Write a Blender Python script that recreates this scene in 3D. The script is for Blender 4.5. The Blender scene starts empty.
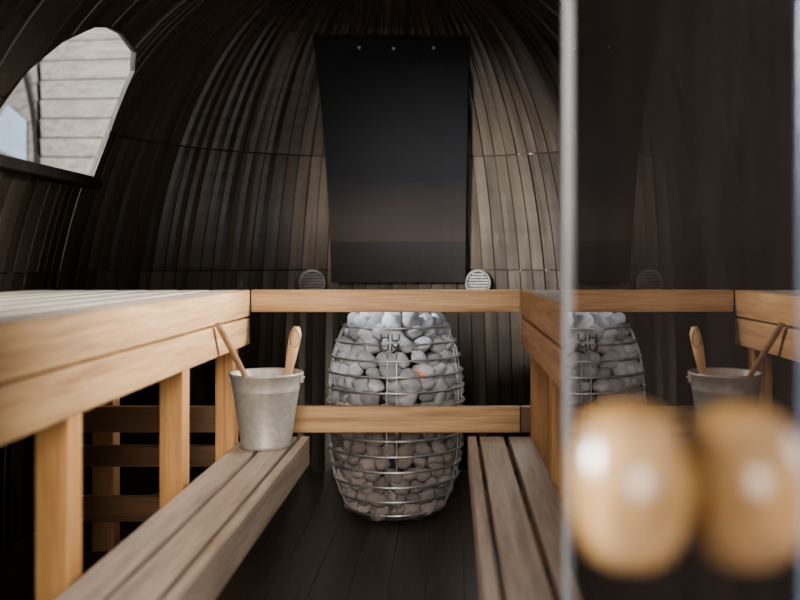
import bpy, bmesh, math, random
from mathutils import Vector, Matrix, noise, Quaternion
random.seed(7)
C = bpy.context.scene.collection
PI = math.pi
CX = -0.2; RX = 1.25; RY = 1.08; H = 2.0; Y0 = 1.10; YP = 3.0; NP = 2.5
CAMZ = 0.94

# ---------------------------------------------------------------- materials
def newmat(name):
    m = bpy.data.materials.new(name); m.use_nodes = True
    nt = m.node_tree; nt.nodes.clear()
    out = nt.nodes.new('ShaderNodeOutputMaterial')
    b = nt.nodes.new('ShaderNodeBsdfPrincipled')
    nt.links.new(b.outputs[0], out.inputs[0])
    return m, nt, b
def wood(name, c1, c2, axis='Y', rough=.5, spec=.4, var=.25, bump=.15, coat=0, crough=.06, sc=1.0):
    m, nt, b = newmat(name); N = nt.nodes.new; L = nt.links.new
    tc = N('ShaderNodeTexCoord'); oi = N('ShaderNodeObjectInfo')
    add = N('ShaderNodeVectorMath'); add.operation = 'ADD'
    mul = N('ShaderNodeMath'); mul.operation = 'MULTIPLY'; mul.inputs[1].default_value = 37
    L(oi.outputs['Random'], mul.inputs[0]); L(tc.outputs['Object'], add.inputs[0]); L(mul.outputs[0], add.inputs[1])
    mp = N('ShaderNodeMapping'); s = {'X': (1.5, 30, 30), 'Y': (30, 1.5, 30), 'Z': (30, 30, 1.5)}[axis]
    mp.inputs['Scale'].default_value = [q * sc for q in s]
    L(add.outputs[0], mp.inputs[0])
    n1 = N('ShaderNodeTexNoise'); n1.inputs['Scale'].default_value = 1.0; n1.inputs['Detail'].default_value = 5; n1.inputs['Distortion'].default_value = .8
    L(mp.outputs[0], n1.inputs['Vector'])
    n2 = N('ShaderNodeTexNoise'); n2.inputs['Scale'].default_value = 5.0; n2.inputs['Detail'].default_value = 3
    L(mp.outputs[0], n2.inputs['Vector'])
    mx = N('ShaderNodeMix'); mx.data_type = 'FLOAT'; mx.inputs[0].default_value = .4
    L(n1.outputs[0], mx.inputs[2]); L(n2.outputs[0], mx.inputs[3])
    r = N('ShaderNodeValToRGB'); r.color_ramp.elements[0].position = .36; r.color_ramp.elements[1].position = .62
    r.color_ramp.elements[0].color = (*c1, 1); r.color_ramp.elements[1].color = (*c2, 1)
    L(mx.outputs[0], r.inputs[0])
    hs = N('ShaderNodeHueSaturation')
    mr = N('ShaderNodeMapRange'); mr.inputs['To Min'].default_value = 1 - var; mr.inputs['To Max'].default_value = 1 + var
    L(oi.outputs['Random'], mr.inputs['Value']); L(mr.outputs[0], hs.inputs['Value'])
    L(r.outputs[0], hs.inputs['Color']); L(hs.outputs[0], b.inputs['Base Color'])
    b.inputs['Roughness'].default_value = rough; b.inputs['Specular IOR Level'].default_value = spec
    b.inputs['Coat Weight'].default_value = coat; b.inputs['Coat Roughness'].default_value = crough
    bp = N('ShaderNodeBump'); bp.inputs['Strength'].default_value = bump; bp.inputs['Distance'].default_value = .004
    L(mx.outputs[0], bp.inputs['Height']); L(bp.outputs[0], b.inputs['Normal'])
    return m
def plain(name, c, rough=.5, metal=0, nscale=20, var=.15, bump=.0, spec=.5):
    m, nt, b = newmat(name); N = nt.nodes.new; L = nt.links.new
    tc = N('ShaderNodeTexCoord'); n = N('ShaderNodeTexNoise'); n.inputs['Scale'].default_value = nscale; n.inputs['Detail'].default_value = 4
    L(tc.outputs['Object'], n.inputs['Vector'])
    r = N('ShaderNodeValToRGB'); r.color_ramp.elements[0].position = .3; r.color_ramp.elements[1].position = .7
    r.color_ramp.elements[0].color = (*[v * (1 - var) for v in c], 1); r.color_ramp.elements[1].color = (*[min(1, v * (1 + var)) for v in c], 1)
    L(n.outputs[0], r.inputs[0]); L(r.outputs[0], b.inputs['Base Color'])
    b.inputs['Roughness'].default_value = rough; b.inputs['Metallic'].default_value = metal; b.inputs['Specular IOR Level'].default_value = spec
    if bump:
        bp = N('ShaderNodeBump'); bp.inputs['Strength'].default_value = bump; bp.inputs['Distance'].default_value = .005
        L(n.outputs[0], bp.inputs['Height']); L(bp.outputs[0], b.inputs['Normal'])
    return m
W1, W2 = (.30, .145, .055), (.58, .34, .145)
WX = wood('pine_x', W1, W2, 'X', var=.08); WY = wood('pine_y', W1, W2, 'Y', var=.08)
WZ = wood('pine_z', (.38, .16, .042), (.60, .305, .10), 'Z', var=.15)
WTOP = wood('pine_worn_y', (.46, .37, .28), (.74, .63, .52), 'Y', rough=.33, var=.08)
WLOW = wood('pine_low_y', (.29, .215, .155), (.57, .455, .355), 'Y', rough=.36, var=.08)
WSHADE = wood('pine_shade_x', (.10, .046, .019), (.18, .09, .04), 'X')  # pine of back rails and beams, under-bench shade painted into its colour
WREAR = wood('pine_shade_z', (.19, .085, .03), (.31, .15, .06), 'Z')  # rear posts: the same pine with shade painted into the colour
FLOORM = wood('floor_wood', (.022, .015, .011), (.055, .040, .030), 'Y', rough=.40, var=0, bump=.08)
CHAR = wood('charred_wood', (.005, .0038, .0035), (.014, .010, .008), 'Z', rough=.7, var=0, spec=.08)
KNOB = wood('varnished_knob', (.13, .060, .014), (.37, .20, .062), 'Z', rough=.3, var=0, bump=.02, coat=.6, crough=.28, sc=.8)
HANDLE = wood('ladle_wood', (.46, .25, .11), (.66, .42, .22), 'Z', rough=.4, var=.1)
HANDLE2 = wood('ladle_wood_dark', (.17, .085, .035), (.27, .15, .07), 'Z', rough=.4, var=.1)
HUTW = wood('weathered_planks', (.095, .084, .066), (.20, .178, .145), 'X', rough=.8, var=.1)
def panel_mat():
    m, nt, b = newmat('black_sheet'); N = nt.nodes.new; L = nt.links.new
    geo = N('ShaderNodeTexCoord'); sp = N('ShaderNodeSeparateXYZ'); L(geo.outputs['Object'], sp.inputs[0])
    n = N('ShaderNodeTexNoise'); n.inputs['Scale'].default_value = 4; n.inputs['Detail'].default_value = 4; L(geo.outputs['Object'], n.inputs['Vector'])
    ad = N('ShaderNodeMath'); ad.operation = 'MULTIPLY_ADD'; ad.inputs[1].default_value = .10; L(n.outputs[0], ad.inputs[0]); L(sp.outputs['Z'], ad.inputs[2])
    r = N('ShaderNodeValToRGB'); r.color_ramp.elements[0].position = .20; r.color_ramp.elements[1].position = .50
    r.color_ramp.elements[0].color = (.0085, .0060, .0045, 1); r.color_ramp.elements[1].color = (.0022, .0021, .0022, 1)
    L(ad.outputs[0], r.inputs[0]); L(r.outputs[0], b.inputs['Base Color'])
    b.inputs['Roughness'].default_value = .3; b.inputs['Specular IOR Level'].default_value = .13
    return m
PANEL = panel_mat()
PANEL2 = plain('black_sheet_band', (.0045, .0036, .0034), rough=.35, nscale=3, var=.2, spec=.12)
STEEL = plain('steel_wire', (.58, .56, .54), rough=.42, metal=1, nscale=30)
EMBL = plain('emblem_metal', (.045, .045, .047), rough=.5, metal=.3, nscale=30, spec=.3)
DARKM = plain('dark_metal', (.02, .018, .017), rough=.6, metal=.3)
ZINC = plain('galvanised', (.37, .335, .295), rough=.52, metal=.45, nscale=60, var=.15, bump=.03)
VENTM = plain('vent_metal', (.055, .05, .044), rough=.6, metal=.3, nscale=40, var=.4, spec=.3)
VENTL = plain('vent_metal_light', (.085, .077, .068), rough=.6, metal=.3, nscale=40, var=.4, spec=.3)
ALU = plain('hinge_strip', (.23, .235, .245), rough=.3, metal=.3, nscale=5, var=.35)
GEDGE = plain('glass_edge', (.07, .09, .13), rough=.3, nscale=5, var=.05)
GROUND = plain('deck_ground', (.30, .28, .25), rough=.9, nscale=6)
TARP = plain('pale_blue_board', (.22, .28, .36), rough=.5, nscale=4)
LEATHER = plain('leather_loop', (.05, .03, .02), rough=.7)

def hull_mat():
    m, nt, b = newmat('dark_stained_staves'); N = nt.nodes.new; L = nt.links.new
    uv = N('ShaderNodeUVMap'); uv.uv_map = 'UVMap'
    mp = N('ShaderNodeMapping'); mp.inputs['Scale'].default_value = (4, 1.4, 1); L(uv.outputs[0], mp.inputs[0])
    n = N('ShaderNodeTexNoise'); n.inputs['Scale'].default_value = 2.2; n.inputs['Detail'].default_value = 4; n.inputs['Distortion'].default_value = .3
    L(mp.outputs[0], n.inputs['Vector'])
    r = N('ShaderNodeValToRGB'); r.color_ramp.elements[0].position = .25; r.color_ramp.elements[1].position = .8
    r.color_ramp.elements[0].color = (.0080, .0058, .0040, 1); r.color_ramp.elements[1].color = (.022, .0168, .012, 1)
    L(n.outputs[0], r.inputs[0])
    at = N('ShaderNodeAttribute'); at.attribute_name = 'tint'
    mx = N('ShaderNodeMix'); mx.data_type = 'RGBA'; mx.blend_type = 'MULTIPLY'; mx.inputs[0].default_value = 1
    L(r.outputs[0], mx.inputs[6]); L(at.outputs['Color'], mx.inputs[7]); L(mx.outputs[2], b.inputs['Base Color'])
    rr = N('ShaderNodeMapRange'); rr.inputs['To Min'].default_value = .20; rr.inputs['To Max'].default_value = .30; L(n.outputs[0], rr.inputs['Value'])
    L(rr.outputs[0], b.inputs['Roughness']); b.inputs['Specular IOR Level'].default_value = .8
    b.inputs['Specular Tint'].default_value = (1, .91, .79, 1)
    bp = N('ShaderNodeBump'); bp.inputs['Strength'].default_value = .08; bp.inputs['Distance'].default_value = .003
    L(n.outputs[0], bp.inputs['Height']); L(bp.outputs[0], b.inputs['Normal'])
    return m
HULL = hull_mat()

def stone_mat():
    m, nt, b = newmat('sauna_stone'); N = nt.nodes.new; L = nt.links.new
    tc = N('ShaderNodeTexCoord'); oi = N('ShaderNodeObjectInfo')
    n = N('ShaderNodeTexNoise'); n.inputs['Scale'].default_value = 22; n.inputs['Detail'].default_value = 7; n.noise_dimensions = '4D'
    L(tc.outputs['Object'], n.inputs['Vector'])
    mu = N('ShaderNodeMath'); mu.operation = 'MULTIPLY'; mu.inputs[1].default_value = 50; L(oi.outputs['Random'], mu.inputs[0]); L(mu.outputs[0], n.inputs['W'])
    r = N('ShaderNodeValToRGB'); r.color_ramp.elements[0].position = .3; r.color_ramp.elements[1].position = .7
    r.color_ramp.elements[0].color = (.33, .35, .385, 1); r.color_ramp.elements[1].color = (.58, .605, .65, 1)
    L(n.outputs[0], r.inputs[0])
    hs = N('ShaderNodeHueSaturation'); mr = N('ShaderNodeMapRange'); mr.inputs['To Min'].default_value = .62; mr.inputs['To Max'].default_value = 1.25
    L(oi.outputs['Random'], mr.inputs['Value']); L(mr.outputs[0], hs.inputs['Value']); L(r.outputs[0], hs.inputs['Color'])
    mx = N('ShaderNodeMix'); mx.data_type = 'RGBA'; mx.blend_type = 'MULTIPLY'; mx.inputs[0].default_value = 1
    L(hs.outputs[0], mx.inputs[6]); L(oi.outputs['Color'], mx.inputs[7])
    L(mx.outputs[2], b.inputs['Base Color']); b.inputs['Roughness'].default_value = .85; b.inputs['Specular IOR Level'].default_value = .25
    bp = N('ShaderNodeBump'); bp.inputs['Strength'].default_value = .35; bp.inputs['Distance'].default_value = .004
    L(n.outputs[0], bp.inputs['Height']); L(bp.outputs[0], b.inputs['Normal'])
    return m
STONE = stone_mat()
def pane_mat(name, tint, refl):
    """clear sheet glass: Fresnel reflection of its two surfaces over straight transmission"""
    m = bpy.data.materials.new(name); m.use_nodes = True; nt = m.node_tree; nt.nodes.clear(); N = nt.nodes.new; L = nt.links.new
    o = N('ShaderNodeOutputMaterial'); t = N('ShaderNodeBsdfTransparent'); t.inputs[0].default_value = (*tint, 1)
    g = N('ShaderNodeBsdfGlossy'); g.inputs['Roughness'].default_value = 0; g.inputs['Color'].default_value = (*refl, 1)
    geo = N('ShaderNodeNewGeometry'); ior = N('ShaderNodeMix'); ior.data_type = 'FLOAT'; ior.inputs[2].default_value = 1.5; ior.inputs[3].default_value = 1 / 1.5
    L(geo.outputs['Backfacing'], ior.inputs[0]); f = N('ShaderNodeFresnel'); L(ior.outputs[0], f.inputs['IOR'])
    a = N('ShaderNodeMath'); a.operation = 'MULTIPLY'; a.inputs[1].default_value = 2; L(f.outputs[0], a.inputs[0])
    b = N('ShaderNodeMath'); b.operation = 'ADD'; b.inputs[1].default_value = 1; L(f.outputs[0], b.inputs[0])
    d = N('ShaderNodeMath'); d.operation = 'DIVIDE'; L(a.outputs[0], d.inputs[0]); L(b.outputs[0], d.inputs[1])
    mx = N('ShaderNodeMixShader'); L(d.outputs[0], mx.inputs[0]); L(t.outputs[0], mx.inputs[1]); L(g.outputs[0], mx.inputs[2]); L(mx.outputs[0], o.inputs[0])
    return m
GLASS = pane_mat('door_glass', (.70, .67, .65), (.50, .465, .445)); WGLASS = pane_mat('window_glass', (.96, .96, .96), (.9, .9, .9))
def glow_mat():
    m, nt, b = newmat('hot_element')
    b.inputs['Base Color'].default_value = (.3, .05, .02, 1); b.inputs['Emission Color'].default_value = (1, .30, .12, 1); b.inputs['Emission Strength'].default_value = .7
    return m
GLOW = glow_mat()

# ---------------------------------------------------------------- helpers
def add_box(bm, x0, x1, y0, y1, z0, z1, bev=.004):
    t = bmesh.new()
    bmesh.ops.create_cube(t, size=1)
    for v in t.verts:
        v.co = Vector(((x0 + x1) / 2 + v.co.x * (x1 - x0), (y0 + y1) / 2 + v.co.y * (y1 - y0), (z0 + z1) / 2 + v.co.z * (z1 - z0)))
    if bev: bmesh.ops.bevel(t, geom=t.edges[:], offset=bev, segments=2, affect='EDGES', profile=.5)
    me = bpy.data.meshes.new('tmp'); t.to_mesh(me); t.free(); bm.from_mesh(me); bpy.data.meshes.remove(me)
def box(*a, **k):
    bm = bmesh.new(); add_box(bm, *a, **k); return bm
def add_tube(bm, pts, rad, seg=10, closed=False, cap=True):
    pts = [Vector(p) for p in pts]; n = len(pts)
    rads = rad if isinstance(rad, (list, tuple)) else [rad] * n
    rings = []; up = None
    for i, p in enumerate(pts):
        if closed: d = (pts[(i + 1) % n] - pts[i - 1]).normalized()
        else: d = (pts[min(i + 1, n - 1)] - pts[max(i - 1, 0)]).normalized()
        if up is None:
            up = Vector((0, 0, 1)) if abs(d.z) < .9 else Vector((0, 1, 0))
        a = (up - d * up.dot(d)).normalized(); b = d.cross(a); up = a
        rings.append([bm.verts.new(p + (a * math.cos(2 * PI * k / seg) + b * math.sin(2 * PI * k / seg)) * rads[i]) for k in range(seg)])
    m = n if closed else n - 1
    for i in range(m):
        A, B = rings[i], rings[(i + 1) % n]
        for k in range(seg):
            bm.faces.new((A[k], A[(k + 1) % seg], B[(k + 1) % seg], B[k]))
    if cap and not closed:
        bm.faces.new(rings[0][::-1]); bm.faces.new(rings[-1])
def add_lathe(bm, prof, c, seg=40, axis='Z'):
    vs = []
    for r, h in prof:
        if r < 1e-6: ring = [(0, 0, h)]
        else: ring = [(r * math.cos(2 * PI * k / seg), r * math.sin(2 * PI * k / seg), h) for k in range(seg)]
        out = []
        for x, y, z in ring:
            if axis == 'X': x, y, z = z, x, y
            if axis == 'Y': x, y, z = x, z, y
            out.append(bm.verts.new((c[0] + x, c[1] + y, c[2] + z)))
        vs.append(out)
    for A, B in zip(vs[:-1], vs[1:]):
        for k in range(seg):
            k2 = (k + 1) % seg
            if len(A) == 1 and len(B) == 1: continue
            if len(A) == 1: bm.faces.new((A[0], B[k2], B[k]))
            elif len(B) == 1: bm.faces.new((A[k], A[k2], B[0]))
            else: bm.faces.new((A[k], A[k2], B[k2], B[k]))
def obj(name, bm, mat, parent=None, loc=None, smooth=False):
    """mesh given in world coordinates; stored relative to its parent's base (or its own loc)"""
    base = Vector((0, 0, 0))
    if parent is not None: base = Vector(parent['_w'])
    if loc is not None: base = Vector(loc)
    bmesh.ops.recalc_face_normals(bm, faces=bm.faces[:])
    bmesh.ops.translate(bm, verts=bm.verts[:], vec=-base)
    me = bpy.data.meshes.new(name); bm.to_mesh(me); bm.free()
    if smooth:
        for p in me.polygons: p.use_smooth = True
    me.materials.append(mat)
    o = bpy.data.objects.new(name, me); C.objects.link(o)
    if parent is not None:
        o.parent = parent; o.location = base - Vector(parent['_w'])
    else: o.location = base
    o['_w'] = tuple(base)
    return o
def thing(name, label, cat, loc, group=None, kind=None):
    o = bpy.data.objects.new(name, None); C.objects.link(o); o.location = loc; o['_w'] = tuple(loc)
    o.empty_display_size = .1
    if label: o['label'] = label
    if cat: o['category'] = cat
    if group: o['group'] = group
    if kind: o['kind'] = kind
    return o
def tag(o, label, cat, group=None, kind=None):
    if label: o['label'] = label
    if cat: o['category'] = cat
    if group: o['group'] = group
    if kind: o['kind'] = kind
    return o

def sprof(z): return max(0, 1 - (max(z, 0) / H) ** NP) ** (1 / NP)
def wall_y(x, z):
    s = sprof(z); u = (x - CX) / (RX * s); return YP + RY * s * math.sqrt(max(0, 1 - u * u))

# ---------------------------------------------------------------- hull (walls and ceiling are one curved shell)
HT = .013
def build_hull():
    bm = bmesh.new()
    uvl = bm.loops.layers.uv.new('UVMap'); cl = bm.loops.layers.float_color.new('tint')
    def stations(a, b, n, base):
        out = []
        for i in range(n):
            w = (b - a) / n; s = a + i * w
            q = random.uniform(-.0035, .0035)     # each board sits slightly twisted against its neighbours
            out += [(s + w * .0, .005, base + i), (s + w * .04, q * .9, base + i), (s + w * .5, -.0014, base + i), (s + w * .96, -q * .9, base + i)]
        return out
    nS, nE = 24, 64
    L_ = [('L',) + t for t in stations(Y0, YP, nS, 0)]
    E_ = [('E',) + t for t in stations(PI, 0, nE, 100)]
    R_ = [('R', y, o, i + 300) for (k, y, o, i) in reversed(L_)]
    cols = L_ + E_ + [('E', 0.0, .005, 400)] + R_
    T = [i / 30 * PI / 2 for i in range(31)]
    zs = [(H * math.sin(t) ** (2 / NP), math.cos(t) ** (2 / NP) if t < PI / 2 - 1e-6 else 0) for t in T]
    def at_z(z): return (z, sprof(z))
    SE = (.905, 1.39)
    zs = sorted(zs + [at_z(s + d) for s in SE for d in (-.003, 0, .003)], key=lambda q: q[0])
    def pt(col, z, s, off, outer):
        k, p, o, i = col
        e = HT if outer else off
        fade = min(1, s * 2.5)
        if not outer: e *= fade
        if k == 'L': return Vector((CX - (RX * s) - e * (1 if s > 1e-6 else 0), p, z + e * (1 - s)))
        if k == 'R': return Vector((CX + (RX * s) + e * (1 if s > 1e-6 else 0), p, z + e * (1 - s)))
        return Vector((CX + (RX * s + (e if s > 1e-6 else 0)) * math.cos(p), YP + (RY * s + (e if s > 1e-6 else 0)) * math.sin(p), z + e * (1 - s)))
    tint = {}
    for c in cols:
        if c[3] not in tint:
            tint[c[3]] = []
            for q in range(3):
                v = random.uniform(.65, 1.5); tint[c[3]].append(((v, v * .98, v * .96, 1), random.uniform(-.002, .002)))
    def zone(z): return 0 if z < SE[0] - .0001 else (1 if z < SE[1] - .0001 else 2)
    inner = []; outer = []
    for c in cols:
        ci = []; co = []
        for z, s in zs:
            off = c[2] + tint[c[3]][zone(z)][1]
            if min(abs(z - q) for q in SE) < .001: off = max(off, .006)
            ci.append(bm.verts.new(pt(c, z, s, off, False))); co.append(bm.verts.new(pt(c, z, s, 0, True)))
        inner.append(ci); outer.append(co)
    nz = len(zs); nc = len(cols)
    def face(vs, ci, row):
        if len({tuple(round(x, 6) for x in v.co) for v in vs}) < 3: return
        f = bm.faces.new(vs)
        for l, (du, dv) in zip(f.loops, ((0, 0), (1, 0), (1, 1), (0, 1))):
            l[uvl].uv = (ci * .06 + du * .06 + cols[ci][3] * 7.3, zs[min(row + dv, nz - 1)][0])
            l[cl] = tint[cols[ci][3]][zone(zs[row][0])][0]
    for i in range(nc - 1):
        for j in range(nz - 1):
            face((inner[i][j], inner[i + 1][j], inner[i + 1][j + 1], inner[i][j + 1]), i, j)
            face((outer[i][j + 1], outer[i + 1][j + 1], outer[i + 1][j], outer[i][j]), i, j)
        face((inner[i][0], outer[i][0], outer[i + 1][0], inner[i + 1][0]), i, 0)
    for j in range(nz - 1):
        face((inner[0][j], inner[0][j + 1], outer[0][j + 1], outer[0][j]), 0, j)
        face((inner[-1][j], outer[-1][j], outer[-1][j + 1], inner[-1][j + 1]), nc - 1, j)
    bmesh.ops.remove_doubles(bm, verts=bm.verts[:], dist=.0004)
    return bm
hull = obj('wall_back', build_hull(), HULL)
hull['kind'] = 'structure'; hull['label'] = 'curved dark-stained stave shell forming side walls, back wall and ceiling'

# arched side windows, the unseen right one added to let in light (outline in the Y-Z plane, bottom far corner first)
WB = 1.235; WYC, WZC = 2.82, 1.42
WOUT = [(3.175, WB), (3.17, 1.33), (3.16, 1.41), (3.135, 1.50), (3.095, 1.597), (3.02, 1.645), (2.85, 1.664), (2.76, 1.660), (2.68, 1.640), (2.58, 1.572), (2.50, 1.47), (2.46, 1.356), (2.44, WB)]
def cutter(x0, x1, pts):
    bm = bmesh.new()
    A = [bm.verts.new((x0, y, z)) for y, z in pts]; B = [bm.verts.new((x1, y, z)) for y, z in pts]
    bm.faces.new(A); bm.faces.new(B[::-1]); n = len(pts)
    for k in range(n): bm.faces.new((A[k], B[k], B[(k + 1) % n], A[(k + 1) % n]))
    bmesh.ops.recalc_face_normals(bm, faces=bm.faces[:])
    me = bpy.data.meshes.new('cut'); bm.to_mesh(me); bm.free()
    o = bpy.data.objects.new('cut', me); C.objects.link(o); return o
cuts = [cutter(-1.8, -.7, WOUT), cutter(.3, 1.5, WOUT)]
for c in cuts:
    md = hull.modifiers.new('b', 'BOOLEAN'); md.operation = 'DIFFERENCE'; md.solver = 'EXACT'; md.object = c
dg = bpy.context.evaluated_depsgraph_get(); dg.update()
nm = bpy.data.meshes.new_from_object(hull.evaluated_get(dg)); hull.modifiers.clear(); hull.data = nm
for c in cuts: bpy.data.objects.remove(c, do_unlink=True)

def hull_x(side, z, y, off=0):
    s = sprof(z)
    yy = max(0, (y - YP) / (RY * s)); k = math.sqrt(max(0, 1 - yy * yy))
    return CX + side * (RX * s * k + off)
for wi, side in enumerate((-1, 1)):
    w = thing('window_%d' % (wi + 1), ['arched side window glowing with daylight above the left upper bench', 'unseen arched window in the right wall, added to let in light'][wi], None, (CX + side * 1.1, WYC, WB), kind='structure')
    dense = []
    for (a, b_) in zip(WOUT[:-1], WOUT[1:]): dense += [(a[0] + (b_[0] - a[0]) * t / 4, a[1] + (b_[1] - a[1]) * t / 4) for t in range(4)]
    dense.append(WOUT[-1])
    bm = bmesh.new(); rows = []
    for (y, z) in dense:
        dy, dz = (y - WYC), (z - WZC); l = math.hypot(dy, dz) or 1; dy /= l; dz /= l
        if z < WB + .01: dz = 0
        y1, z1 = y - dy * .0015, z - dz * .0015
        xi = hull_x(side, z, y, -.002); xo = hull_x(side, z, y, HT + .001)
        rows.append([bm.verts.new((xi, y1, z1)), bm.verts.new((xo, y1, z1)), bm.verts.new((xo, y + dy * .005, z + dz * .005)), bm.verts.new((xi, y + dy * .005, z + dz * .005))])
    for A, B in zip(rows[:-1], rows[1:]):
        for k in range(4): bm.faces.new((A[k], A[(k + 1) % 4], B[(k + 1) % 4], B[k]))
    bm.faces.new(rows[0]); bm.faces.new(rows[-1][::-1])
    obj('window_frame', bm, CHAR, w)
    xs = hull_x(side, WB, WYC)
    a, b_ = (xs - .055, xs + .06) if side < 0 else (xs - .06, xs + .055)
    obj('window_sill', box(a, b_, 2.39, 3.170, WB - .035, WB, bev=.004), CHAR, w)
    bm = bmesh.new()
    vs = [bm.verts.new((hull_x(side, z, y, .007), y, z)) for y, z in dense]
    bot = [bm.verts.new((hull_x(side, WB, y, .007), y, WB)) for y, z in dense]
    for k in range(len(dense) - 1):
        try: bm.faces.new([vs[k], vs[k + 1], bot[k + 1], bot[k]])
        except Exception: pass
    bmesh.ops.remove_doubles(bm, verts=bm.verts[:], dist=1e-5)
    obj('window_pane', bm, WGLASS, w, smooth=True)

# floor
bm = bmesh.new(); x = -1.50
while x < 1.09:
    x1 = min(x + .11, 1.11)
    xm = min(abs(x - CX), abs(x1 - CX)); u = min(1, xm / (RX + .05)); y1 = YP + (RY + .05) * math.sqrt(max(0.02, 1 - u * u))
    add_box(bm, x + .0004, x1 - .0004, Y0, y1, -.04, -.0005, bev=.001); x += .11
add_box(bm, -1.50, 1.10, Y0, YP, -.044, -.041, bev=0)
f = obj('floor', bm, FLOORM); f['kind'] = 'structure'
g = obj('floor_outside', box(-16, 16, -9, 22, -.10, -.045, bev=0), GROUND); g['kind'] = 'structure'; g['label'] = 'ground outside the sauna'

# front wall with door opening
DL, DR, DH = -.57, .150, 1.88
bm = bmesh.new(); W_ = RX * 1.04
def topz(x): return (H + .03) * max(0, 1 - min(1, abs(x - CX) / W_) ** 2.5) ** .4
xs_ = sorted([CX - W_ * math.sin(PI / 2 * k / 24) for k in range(25)] + [CX + W_ * math.sin(PI / 2 * k / 24) for k in range(1, 25)] + [DL, DR])
for xa, xb in zip(xs_[:-1], xs_[1:]):
    if xb - xa < 1e-5: continue
    low = DH if (xa >= DL - 1e-6 and xb <= DR + 1e-6) else -.044
    za, zb = max(topz(xa), low + .001), max(topz(xb), low + .001)
    v = [bm.verts.new(p) for p in ((xa, 1.06, low), (xb, 1.06, low), (xb, 1.06, zb), (xa, 1.06, za), (xa, 1.12, low), (xb, 1.12, low), (xb, 1.12, zb), (xa, 1.12, za))]
    for q in ((0, 1, 2, 3), (7, 6, 5, 4), (0, 4, 5, 1), (3, 2, 6, 7), (0, 3, 7, 4), (1, 5, 6, 2)): bm.faces.new([v[i] for i in q])
fw = obj('wall_front', bm, CHAR); fw['kind'] = 'structure'; fw['label'] = 'black charred front wall around the doorway'

# ---------------------------------------------------------------- door
GX = .135
door = thing('door_1', 'open frameless glass door with round wooden knobs, mirroring the stove', None, (GX, 1.05, .03), kind='structure')
bm = bmesh.new(); v = [bm.verts.new(p) for p in ((GX, .334, .03), (GX, 1.045, .03), (GX, 1.045, 1.84), (GX, .334, 1.84))]; bm.faces.new(v)
obj('glass_pane', bm, GLASS, door)
obj('hinge_profile', box(GX - .0025, GX + .010, 1.046, 1.058, .03, 1.84, bev=.002), ALU, door)
obj('edge_profile', box(GX - .0005, GX + .0085, .328, .3335, .03, 1.84, bev=.001), GEDGE, door)
KY, KZ = .516, .812
prof = [(0, 0), (.020, 0), (.0195, .002), (.026, .0035), (.035, .007), (.0425, .014), (.0460, .023), (.0465, .034), (.0450, .045), (.039, .0545), (.029, .061), (.015, .0648), (0, .066)]
for s in (-1, 1):
    bm = bmesh.new()
    x0 = GX - .0005 if s < 0 else GX + .0005
    add_lathe(bm, [(r, s * h) for r, h in prof], (x0, KY, KZ), seg=48, axis='X')
    obj('knob', bm, KNOB, door, smooth=True)

# ---------------------------------------------------------------- benches
YF, YB = 1.14, 2.868
PY = (1.565, 2.235, 2.765)
def upper_bench(side, xi, label):
    t = thing('upper_bench', label, 'bench', (xi + side * .3, 2.0, 0), 'upper benches')
    def bx(a, b, *r, **k):
        x0, x1 = sorted((xi + side * a, xi + side * b)); return box(x0, x1, *r, **k)
    bm = bmesh.new(); a = .030
    while a < .70:
        x0, x1 = sorted((xi + side * a, xi + side * (a + .084))); add_box(bm, x0, x1, YF, YB, .823, .851, bev=.004); a += .098
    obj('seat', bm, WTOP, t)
    obj('front_board', bx(0, .025, YF, YB, .768, .8515, bev=.004), WY, t)
    obj('front_board', bx(.001, .025, YF, YB, .678, .762, bev=.004), WY, t)
    for y in PY:
        obj('post', bx(.027, .085, y, y + .060, 0, .822, bev=.003), WZ, t)
    for y in PY[:2]:
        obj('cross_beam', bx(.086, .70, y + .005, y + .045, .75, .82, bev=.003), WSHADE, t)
    for (y, a) in ((2.40, .60), (2.92, .455), (1.6, .62)):
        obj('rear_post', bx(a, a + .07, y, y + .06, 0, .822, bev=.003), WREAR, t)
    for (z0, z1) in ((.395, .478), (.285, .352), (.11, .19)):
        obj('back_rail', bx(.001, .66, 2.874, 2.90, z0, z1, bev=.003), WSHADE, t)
    return t
upper_bench(-1, -.637, 'long upper pine bench on the left, beneath the arched window')
upper_bench(1, .225, 'upper pine bench on the right, partly hidden by the glass door')
def lower_bench(side, xi, label, reach):
    t = thing('lower_bench', label, 'bench', (xi + side * .1, 2.0, 0), 'lower benches')
    def bx(a, b, *r, **k):
        x0, x1 = sorted((xi + side * a, xi + side * b)); return box(x0, x1, *r, **k)
    bm = bmesh.new()
    for a in (.037, .1265):
        x0, x1 = sorted((xi + side * a, xi + side * (a + .0745))); add_box(bm, x0, x1, YF, 2.80, .369, .397, bev=.003)
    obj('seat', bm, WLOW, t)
    obj('front_board', bx(0, .026, YF, 2.80, .31, .398, bev=.003), WLOW, t)
    for y in PY[:2]:
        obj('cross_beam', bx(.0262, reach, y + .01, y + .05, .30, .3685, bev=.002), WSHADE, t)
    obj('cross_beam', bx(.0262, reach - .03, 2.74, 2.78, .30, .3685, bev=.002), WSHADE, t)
    return t
lower_bench(-1, -.437, 'low slatted step bench on the left, carrying the metal bucket', .2265)
lower_bench(1, .055, 'low slatted step bench on the right, empty', .1965)
tag(obj('guard_rail', box(-.636, .224, 2.872, 2.902, .780, .851, bev=.004), WX, loc=(-.2, 2.887, .78)), 'upper pine guard rail crossing in front of the stove top', 'rail', 'guard rails')
tag(obj('guard_rail', box(-.636, .224, 2.872, 2.902, .395, .478, bev=.004), WX, loc=(-.2, 2.887, .395)), 'lower pine guard rail crossing the middle of the stove', 'rail', 'guard rails')

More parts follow.
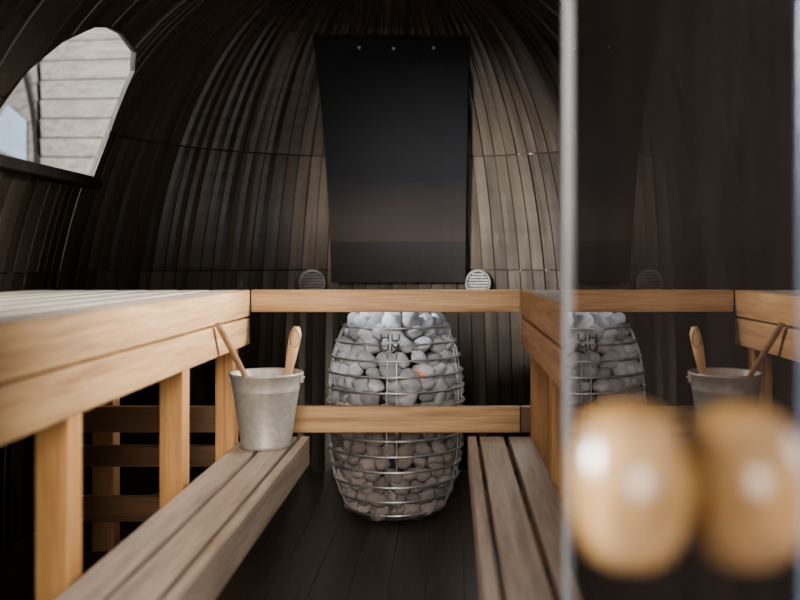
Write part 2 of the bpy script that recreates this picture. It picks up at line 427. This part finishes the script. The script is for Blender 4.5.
# ---------------------------------------------------------------- black heat shield on the back wall
def sheet(z0, z1, w0, w1, off, mat, name, parent, thick=.012, arch=0):
    bm = bmesh.new(); n = 24; m = 12; F = []; Bk = []
    for i in range(n + 1):
        w = w0 + (w1 - w0) * i / n; ra = []; rb = []
        for j in range(m + 1):
            z = z0 + (z1 - z0) * i / n - arch * (i / n) * (2 * j / m - 1) ** 2
            x = CX - .028 + w * (j / m - .5); y = wall_y(x, z) - off
            s = .35 * (1 - sprof(z)); ra.append(bm.verts.new((x, y - thick, z - thick * s))); rb.append(bm.verts.new((x, y, z)))
        F.append(ra); Bk.append(rb)
    for i in range(n):
        for j in range(m):
            bm.faces.new((F[i][j], F[i][j + 1], F[i + 1][j + 1], F[i + 1][j])); bm.faces.new((Bk[i][j], Bk[i + 1][j], Bk[i + 1][j + 1], Bk[i][j + 1]))
    for i in range(n):
        bm.faces.new((F[i][0], F[i + 1][0], Bk[i + 1][0], Bk[i][0])); bm.faces.new((F[i][m], Bk[i][m], Bk[i + 1][m], F[i + 1][m]))
    for j in range(m):
        bm.faces.new((F[0][j], Bk[0][j], Bk[0][j + 1], F[0][j + 1])); bm.faces.new((F[n][j], F[n][j + 1], Bk[n][j + 1], Bk[n][j]))
    return obj(name, bm, mat, parent)
hs = thing('heat_shield', 'tall black sheet on the curved back wall behind the stove', 'heat shield', (CX, 3.95, .85))
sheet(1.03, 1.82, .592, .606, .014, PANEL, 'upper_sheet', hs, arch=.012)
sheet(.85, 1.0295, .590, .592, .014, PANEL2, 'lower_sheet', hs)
for x in (-.36, -.225, -.065):
    bm = bmesh.new(); z = 1.79; y = wall_y(x, z) - .030
    bmesh.ops.create_uvsphere(bm, u_segments=12, v_segments=8, radius=.0065, matrix=Matrix.Translation((x, y, z)))
    obj('screw', bm, STEEL, hs, smooth=True)

# ---------------------------------------------------------------- round vents
for x, lab, vm in ((-.605, 'round metal wall vent just left of the black sheet', VENTL), (.125, 'round metal wall vent just right of the black sheet', VENTM)):
    z = .848; y = wall_y(x, z)
    t = thing('wall_vent', lab, 'vent', (x, y - .016, z), 'round wall vents')
    yaw = math.atan2((wall_y(x + .02, z) - wall_y(x - .02, z)), .04); t.rotation_euler = (0, 0, yaw)
    def loc_obj(name, bm, mat):
        bmesh.ops.recalc_face_normals(bm, faces=bm.faces[:]); me = bpy.data.meshes.new(name); bm.to_mesh(me); bm.free(); me.materials.append(mat)
        o = bpy.data.objects.new(name, me); C.objects.link(o); o.parent = t; o['_w'] = (0, 0, 0); return o
    bm = bmesh.new(); add_lathe(bm, [(.046, .006), (.050, -.008), (.056, -.008), (.060, -.002), (.060, .01), (.046, .006)], (0, 0, 0), 40, 'Y'); loc_obj('ring', bm, vm)
    bm = bmesh.new(); add_lathe(bm, [(0, .004), (.047, .004), (.047, .009), (0, .009)], (0, 0, 0), 40, 'Y'); loc_obj('backing', bm, CHAR)
    bm = bmesh.new()
    for k in range(-3, 4):
        zz = k * .0125; hw_ = math.sqrt(.046 ** 2 - zz * zz); add_box(bm, -hw_, hw_, -.005, .003, zz - .0034, zz + .0034, bev=0)
    loc_obj('louvre', bm, VENTL)

# ---------------------------------------------------------------- stove
SX, SY = -.202, 3.37
PR = [(.02, .175), (.08, .206), (.16, .234), (.25, .248), (.36, .255), (.46, .255), (.55, .247), (.62, .234), (.68, .211), (.71, .192)]
def cage_r(z):
    if z <= PR[0][0]: return PR[0][1]
    for (a, ra), (b, rb) in zip(PR[:-1], PR[1:]):
        if z <= b: return ra + (rb - ra) * (z - a) / (b - a)
    return PR[-1][1]
st = thing('sauna_stove', 'barrel-shaped wire cage electric sauna stove filled with grey stones', 'stove', (SX, SY, 0))
nh = 13
for i in range(nh):
    z = .040 + i * (.705 - .040) / (nh - 1); r = cage_r(z)
    bm = bmesh.new(); add_tube(bm, [(SX + r * math.cos(2 * PI * k / 56), SY + r * math.sin(2 * PI * k / 56), z) for k in range(56)], .0039, 8, closed=True)
    obj('hoop', bm, STEEL, st, smooth=True)
for a in range(5):
    for d in (-.068, .068):
        ang = -PI / 2 + a * PI * 2 / 5 + d
        zz = [.02 + k * .035 for k in range(20)] + [.705]
        if a == 0: zz = [q for q in zz if q < .615] + [.622]
        bm = bmesh.new(); add_tube(bm, [(SX + (cage_r(z) - .002) * math.cos(ang), SY + (cage_r(z) - .002) * math.sin(ang), z) for z in zz], .0024, 8)
        obj('upright', bm, STEEL, st, smooth=True)
bm = bmesh.new(); add_lathe(bm, [(0, .018), (.168, .018), (.172, .024), (.168, .030), (0, .030)], (SX, SY, 0), 48); obj('base_plate', bm, DARKM, st)
bm = bmesh.new(); add_lathe(bm, [(0, .031), (.10, .031), (.13, .30), (.13, .55), (.09, .62), (0, .62)], (SX, SY, 0), 32); obj('heater_core', bm, DARKM, st)
for k in range(4):
    a = PI / 4 + k * PI / 2
    bm = bmesh.new(); add_lathe(bm, [(0, 0), (.018, 0), (.016, .0179), (0, .0179)], (SX + .12 * math.cos(a), SY + .12 * math.sin(a), 0), 16); obj('foot', bm, DARKM, st)
bm = bmesh.new(); add_tube(bm, [(SX + .092 + .02 * math.sin(t * .6), SY - .206 + .010 * math.cos(t * .9), .532 + t * .004) for t in range(8)], .0045, 8); obj('heating_element', bm, GLOW, st, smooth=True)
# emblem: four open metal letters in two rows, fixed to the cage
tilt = math.radians(90 - 22); LW, LH, SW = .030, .027, .0050
n_ = Vector((0, -math.sin(tilt), math.cos(tilt))); up_ = Vector((0, math.cos(tilt), math.sin(tilt)))
def stroke(bm, a, b):
    a = Vector(a); b = Vector(b); d = (b - a).normalized(); s = Vector((-d.y, d.x)) * SW / 2; e = d * SW * .25
    q = [a - e + s, a - e - s, b + e - s, b + e + s]
    v0 = [bm.verts.new((p.x, p.y, 0)) for p in q]; v1 = [bm.verts.new((p.x, p.y, .003)) for p in q]
    bm.faces.new(v0[::-1]); bm.faces.new(v1)
    for k in range(4): bm.faces.new((v0[k], v0[(k + 1) % 4], v1[(k + 1) % 4], v1[k]))
w2, h2 = LW / 2 - SW / 2, LH / 2 - SW / 2
SHAPES = {'H': [((-w2, -h2), (-w2, h2)), ((w2, -h2), (w2, h2)), ((-w2, 0), (w2, 0))],
          'U': [((-w2, h2), (-w2, -h2 + .005)), ((-w2, -h2 + .005), (-w2 + .006, -h2)), ((-w2 + .006, -h2), (w2 - .006, -h2)), ((w2 - .006, -h2), (w2, -h2 + .005)), ((w2, -h2 + .005), (w2, h2))],
          'M': [((-w2, -h2), (-w2, h2)), ((w2, -h2), (w2, h2)), ((-w2, h2), (0, -h2 * .2)), ((0, -h2 * .2), (w2, h2))]}
cen = Vector((-.006, -(cage_r(.660) + .028), .660))
for row, word in enumerate(('HU', 'UM')):
    for k, ch in enumerate(word):
        bm = bmesh.new()
        for a, b_ in SHAPES[ch]: stroke(bm, a, b_)
        bmesh.ops.recalc_face_normals(bm, faces=bm.faces[:])
        me = bpy.data.meshes.new('emblem_letter'); bm.to_mesh(me); bm.free()
        dx = -.0190 if k == 0 else .0190; dz = .0175 if row == 0 else -.0175
        for v in me.vertices:
            c = v.co.copy(); v.co = cen + Vector((dx + c.x, 0, 0)) + up_ * (dz + c.y) + n_ * c.z
        me.materials.append(EMBL)
        o = bpy.data.objects.new('emblem_letter', me); C.objects.link(o); o.parent = st

# stones
smeshes = []
for v in range(10):
    bm = bmesh.new(); bmesh.ops.create_icosphere(bm, subdivisions=3, radius=1)
    off = Vector((v * 7.1, v * 3.3, 0))
    a, b_, c_ = random.uniform(1.0, 1.16), random.uniform(.82, 1.0), random.uniform(.70, .88)
    for q in bm.verts:
        d = q.co.normalized(); n = noise.noise(d * 1.1 + off) * .26 + noise.noise(d * 2.2 + off) * .09
        p = d * (1 + n); q.co = Vector((p.x * a, p.y * b_, p.z * c_)) * .0345
    me = bpy.data.meshes.new('stove_stone'); bm.to_mesh(me); bm.free(); me.materials.append(STONE)
    for p in me.polygons: p.use_smooth = True
    smeshes.append(me)
nst = 0
def stone(x, y, z, ang, sc):
    global nst; nst += 1
    o = bpy.data.objects.new('stove_stone', random.choice(smeshes)); C.objects.link(o)
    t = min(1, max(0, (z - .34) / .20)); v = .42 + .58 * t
    o.color = (v, v * (.80 + .20 * t), v * (.66 + .34 * t), 1)  # lower stones darker and warmer: the dimmer light is painted into their colour
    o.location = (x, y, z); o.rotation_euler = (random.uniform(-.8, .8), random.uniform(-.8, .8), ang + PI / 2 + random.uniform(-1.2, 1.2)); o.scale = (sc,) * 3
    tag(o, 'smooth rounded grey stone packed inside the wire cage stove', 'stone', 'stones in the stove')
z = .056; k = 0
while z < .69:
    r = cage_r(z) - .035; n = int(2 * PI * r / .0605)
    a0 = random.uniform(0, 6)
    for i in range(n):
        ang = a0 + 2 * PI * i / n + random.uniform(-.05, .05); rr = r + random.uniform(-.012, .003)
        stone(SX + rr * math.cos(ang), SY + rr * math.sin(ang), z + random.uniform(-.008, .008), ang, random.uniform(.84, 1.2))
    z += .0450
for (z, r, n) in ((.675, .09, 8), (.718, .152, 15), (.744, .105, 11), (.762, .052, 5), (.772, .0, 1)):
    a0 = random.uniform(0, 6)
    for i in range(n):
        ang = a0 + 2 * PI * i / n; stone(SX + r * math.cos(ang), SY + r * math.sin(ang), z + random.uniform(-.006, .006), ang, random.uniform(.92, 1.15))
print('stones', nst)

# ---------------------------------------------------------------- bucket and ladles
BX, BY, BZ = -.541, 2.65, .3975
bk = thing('bucket', 'grey galvanised metal bucket standing at the far end of the left step bench', 'bucket', (BX, BY, BZ))
bm = bmesh.new()
add_lathe(bm, [(0, .006), (.067, .006), (.071, 0), (.074, 0), (.0755, .012), (.0735, .016), (.0955, .165), (.0975, .168), (.0965, .172), (.1030, .208), (.1065, .211), (.1080, .215), (.1070, .219), (.1040, .219), (.1005, .213), (.0715, .014), (0, .012)], (BX, BY, BZ), 56)
obj('pail', bm, ZINC, bk, smooth=True)
for s in (-1, 1):
    bm = bmesh.new(); add_box(bm, BX + s * .105 - .003, BX + s * .105 + .003, BY - .009, BY + .009, BZ + .188, BZ + .217, bev=.001); obj('lug', bm, ZINC, bk)
bm = bmesh.new(); add_tube(bm, [(BX + .110 * math.cos(t), BY + .112 * math.sin(t) * .98 + .0, BZ + .203 - .010 * math.sin(t)) for t in [PI * k / 24 for k in range(25)]], .0022, 8); obj('bail_handle', bm, STEEL, bk, smooth=True)

def ladle(p_top, p_bot, label, r_top, bowl, paddle, mat):
    t = thing('ladle', label, 'ladle', p_bot, 'ladles in the bucket')
    a, b_ = Vector(p_top), Vector(p_bot); n = 16; bm = bmesh.new()
    pts = [b_ + (a - b_) * (k / n) for k in range(n + 1)]
    if paddle: rads = [.007 + (.010 * math.sin(min(1, max(0, (k / n - .45) / .55)) * PI * .62) if k / n > .45 else 0) for k in range(n + 1)]; rads[-1] = .009
    else: rads = [.0075 + (r_top - .0075) * k / n for k in range(n + 1)]
    add_tube(bm, pts, rads, 14)
    obj('handle', bm, mat, t, smooth=True)
    if bowl:
        bm = bmesh.new(); add_lathe(bm, [(0, 0), (.022, .003), (.030, .015), (.032, .028), (.030, .028), (.027, .016), (.020, .006), (0, .003)], (b_.x, b_.y, b_.z - .02), 24); obj('bowl', bm, STEEL, t, smooth=True)
    if paddle:
        c = a + (b_ - a) * .07; bm = bmesh.new()
        add_tube(bm, [(c.x + .014 * math.cos(q), c.y - .016, c.z - .012 + .026 * math.sin(q)) for q in [2 * PI * k / 20 for k in range(20)]], .0015, 6, closed=True); obj('hanging_loop', bm, LEATHER, t, smooth=True)
ladle((-.454, 2.67, .748), (-.508, 2.66, .445), 'ladle with thick rounded wooden handle, upright at the bucket\'s right rim', .012, True, True, HANDLE)
ladle((-.626, 2.43, .772), (-.532, 2.715, .430), 'slim darker wooden handle leaning out of the bucket towards the left', .009, False, False, HANDLE2)

# ---------------------------------------------------------------- outside, seen through the arched window
hut = thing('cabin', 'weathered plank cabin with a curved wall, seen through the arched window', 'cabin', (-2.6, 7.5, -.045))
HXC, HR = -2.5, 1.8
def ring_pts(z, r, a0, a1, n): return [(HXC + r * math.sin(a0 + (a1 - a0) * k / n), 7 + HR - r * math.cos(a0 + (a1 - a0) * k / n), z) for k in range(n + 1)]
def planks(a0, a1, mat, name, r, z0=-.04, z1=3.3, tilt=0, sag=0):
    bm = bmesh.new(); z = z0
    while z < z1:
        A = ring_pts(z, r, a0, a1, 12); B = ring_pts(z + .138, r + .012, a0, a1, 12)
        for k in range(13):
            f = (k / 12) * tilt + sag * math.sin(PI * k / 12)
            A[k] = (A[k][0], A[k][1], A[k][2] + f); B[k] = (B[k][0], B[k][1], B[k][2] + f)
        va = [bm.verts.new(p) for p in A]; vb = [bm.verts.new(p) for p in B]
        A2 = [bm.verts.new((p[0], p[1] + .05, p[2])) for p in A]; B2 = [bm.verts.new((p[0], p[1] + .05, p[2])) for p in B]
        for k in range(12):
            bm.faces.new((va[k], va[k + 1], vb[k + 1], vb[k])); bm.faces.new((va[k], A2[k], A2[k + 1], va[k + 1])); bm.faces.new((vb[k], vb[k + 1], B2[k + 1], B2[k]))
        z += .152
    return obj(name, bm, mat, hut)
planks(-.430, .20, HUTW, 'plank_wall', HR, sag=-.02, z0=-.04)
planks(-1.3, -.455, HUTW, 'plank_wall', HR, tilt=.30, z0=-.2)
bm = bmesh.new(); add_tube(bm, [(HXC + (HR + .02) * math.sin(-.442) - .20 * (z - 1.75) ** 2 * (1 if z > 1.75 else .3), 7 + HR - (HR + .03) * math.cos(-.442) - .02, z) for z in [k * .17 - .04 for k in range(20)]], .019, 8); obj('edge_trim', bm, CHAR, hut)
bm = bmesh.new()
P = ring_pts(0, HR + .04, -.78, -.50, 6)
lo = [bm.verts.new((p[0], p[1], 1.90 - .16 * k / 6)) for k, p in enumerate(P)]; hi = [bm.verts.new((p[0], p[1], 2.22 - .05 * abs(k - 3))) for k, p in enumerate(P)]
for k in range(6): bm.faces.new((lo[k], lo[k + 1], hi[k + 1], hi[k]))
o = obj('blue_panel', bm, TARP, hut); o['label'] = 'pale blue panel'
bm = bmesh.new(); bmesh.ops.create_cone(bm, cap_ends=True, segments=40, radius1=HR - .06, radius2=HR - .06, depth=3.2, matrix=Matrix.Translation((HXC, 7 + HR, 1.56))); obj('body', bm, CHAR, hut)

# ---------------------------------------------------------------- light
w = bpy.data.worlds.new('World'); bpy.context.scene.world = w; w.use_nodes = True
bg = w.node_tree.nodes['Background']; bg.inputs[0].default_value = (.88, .93, 1.0, 1); bg.inputs[1].default_value = 2.0
def area(name, loc, target, size, energy, color):
    l = bpy.data.lights.new(name, 'AREA'); l.size = size; l.energy = energy; l.color = color
    o = bpy.data.objects.new(name, l); C.objects.link(o); o.location = loc
    o.rotation_euler = (Vector(target) - Vector(loc)).to_track_quat('-Z', 'Y').to_euler(); return o
area('daylight_front', (.35, -3.2, 2.1), (-.3, 3.0, .7), 1.8, 430, (1, .92, .82))
area('daylight_window_left', (-2.6, 1.6, 1.75), (0.2, 3.7, 1.15), .6, 2200, (.95, .96, 1))
area('added_fill_right', (2.5, 3.5, 2.0), (-.9, 1.9, .80), .6, 800, (1, .97, .93))  # added fill through the made-up right window, brightens the left bench top

cam = bpy.data.cameras.new('Camera'); co = bpy.data.objects.new('Camera', cam); C.objects.link(co)
co.location = (0, 0, CAMZ); co.rotation_euler = (PI / 2, 0, 0)
cam.sensor_width = 36; cam.lens = 40.5; cam.shift_x = -50 / 800; cam.shift_y = -38 / 800
cam.clip_start = .02
cam.dof.use_dof = True; cam.dof.focus_distance = 3.05; cam.dof.aperture_fstop = 2.0
bpy.context.scene.camera = co
for o in C.objects:
    if '_w' in o.keys(): del o['_w']
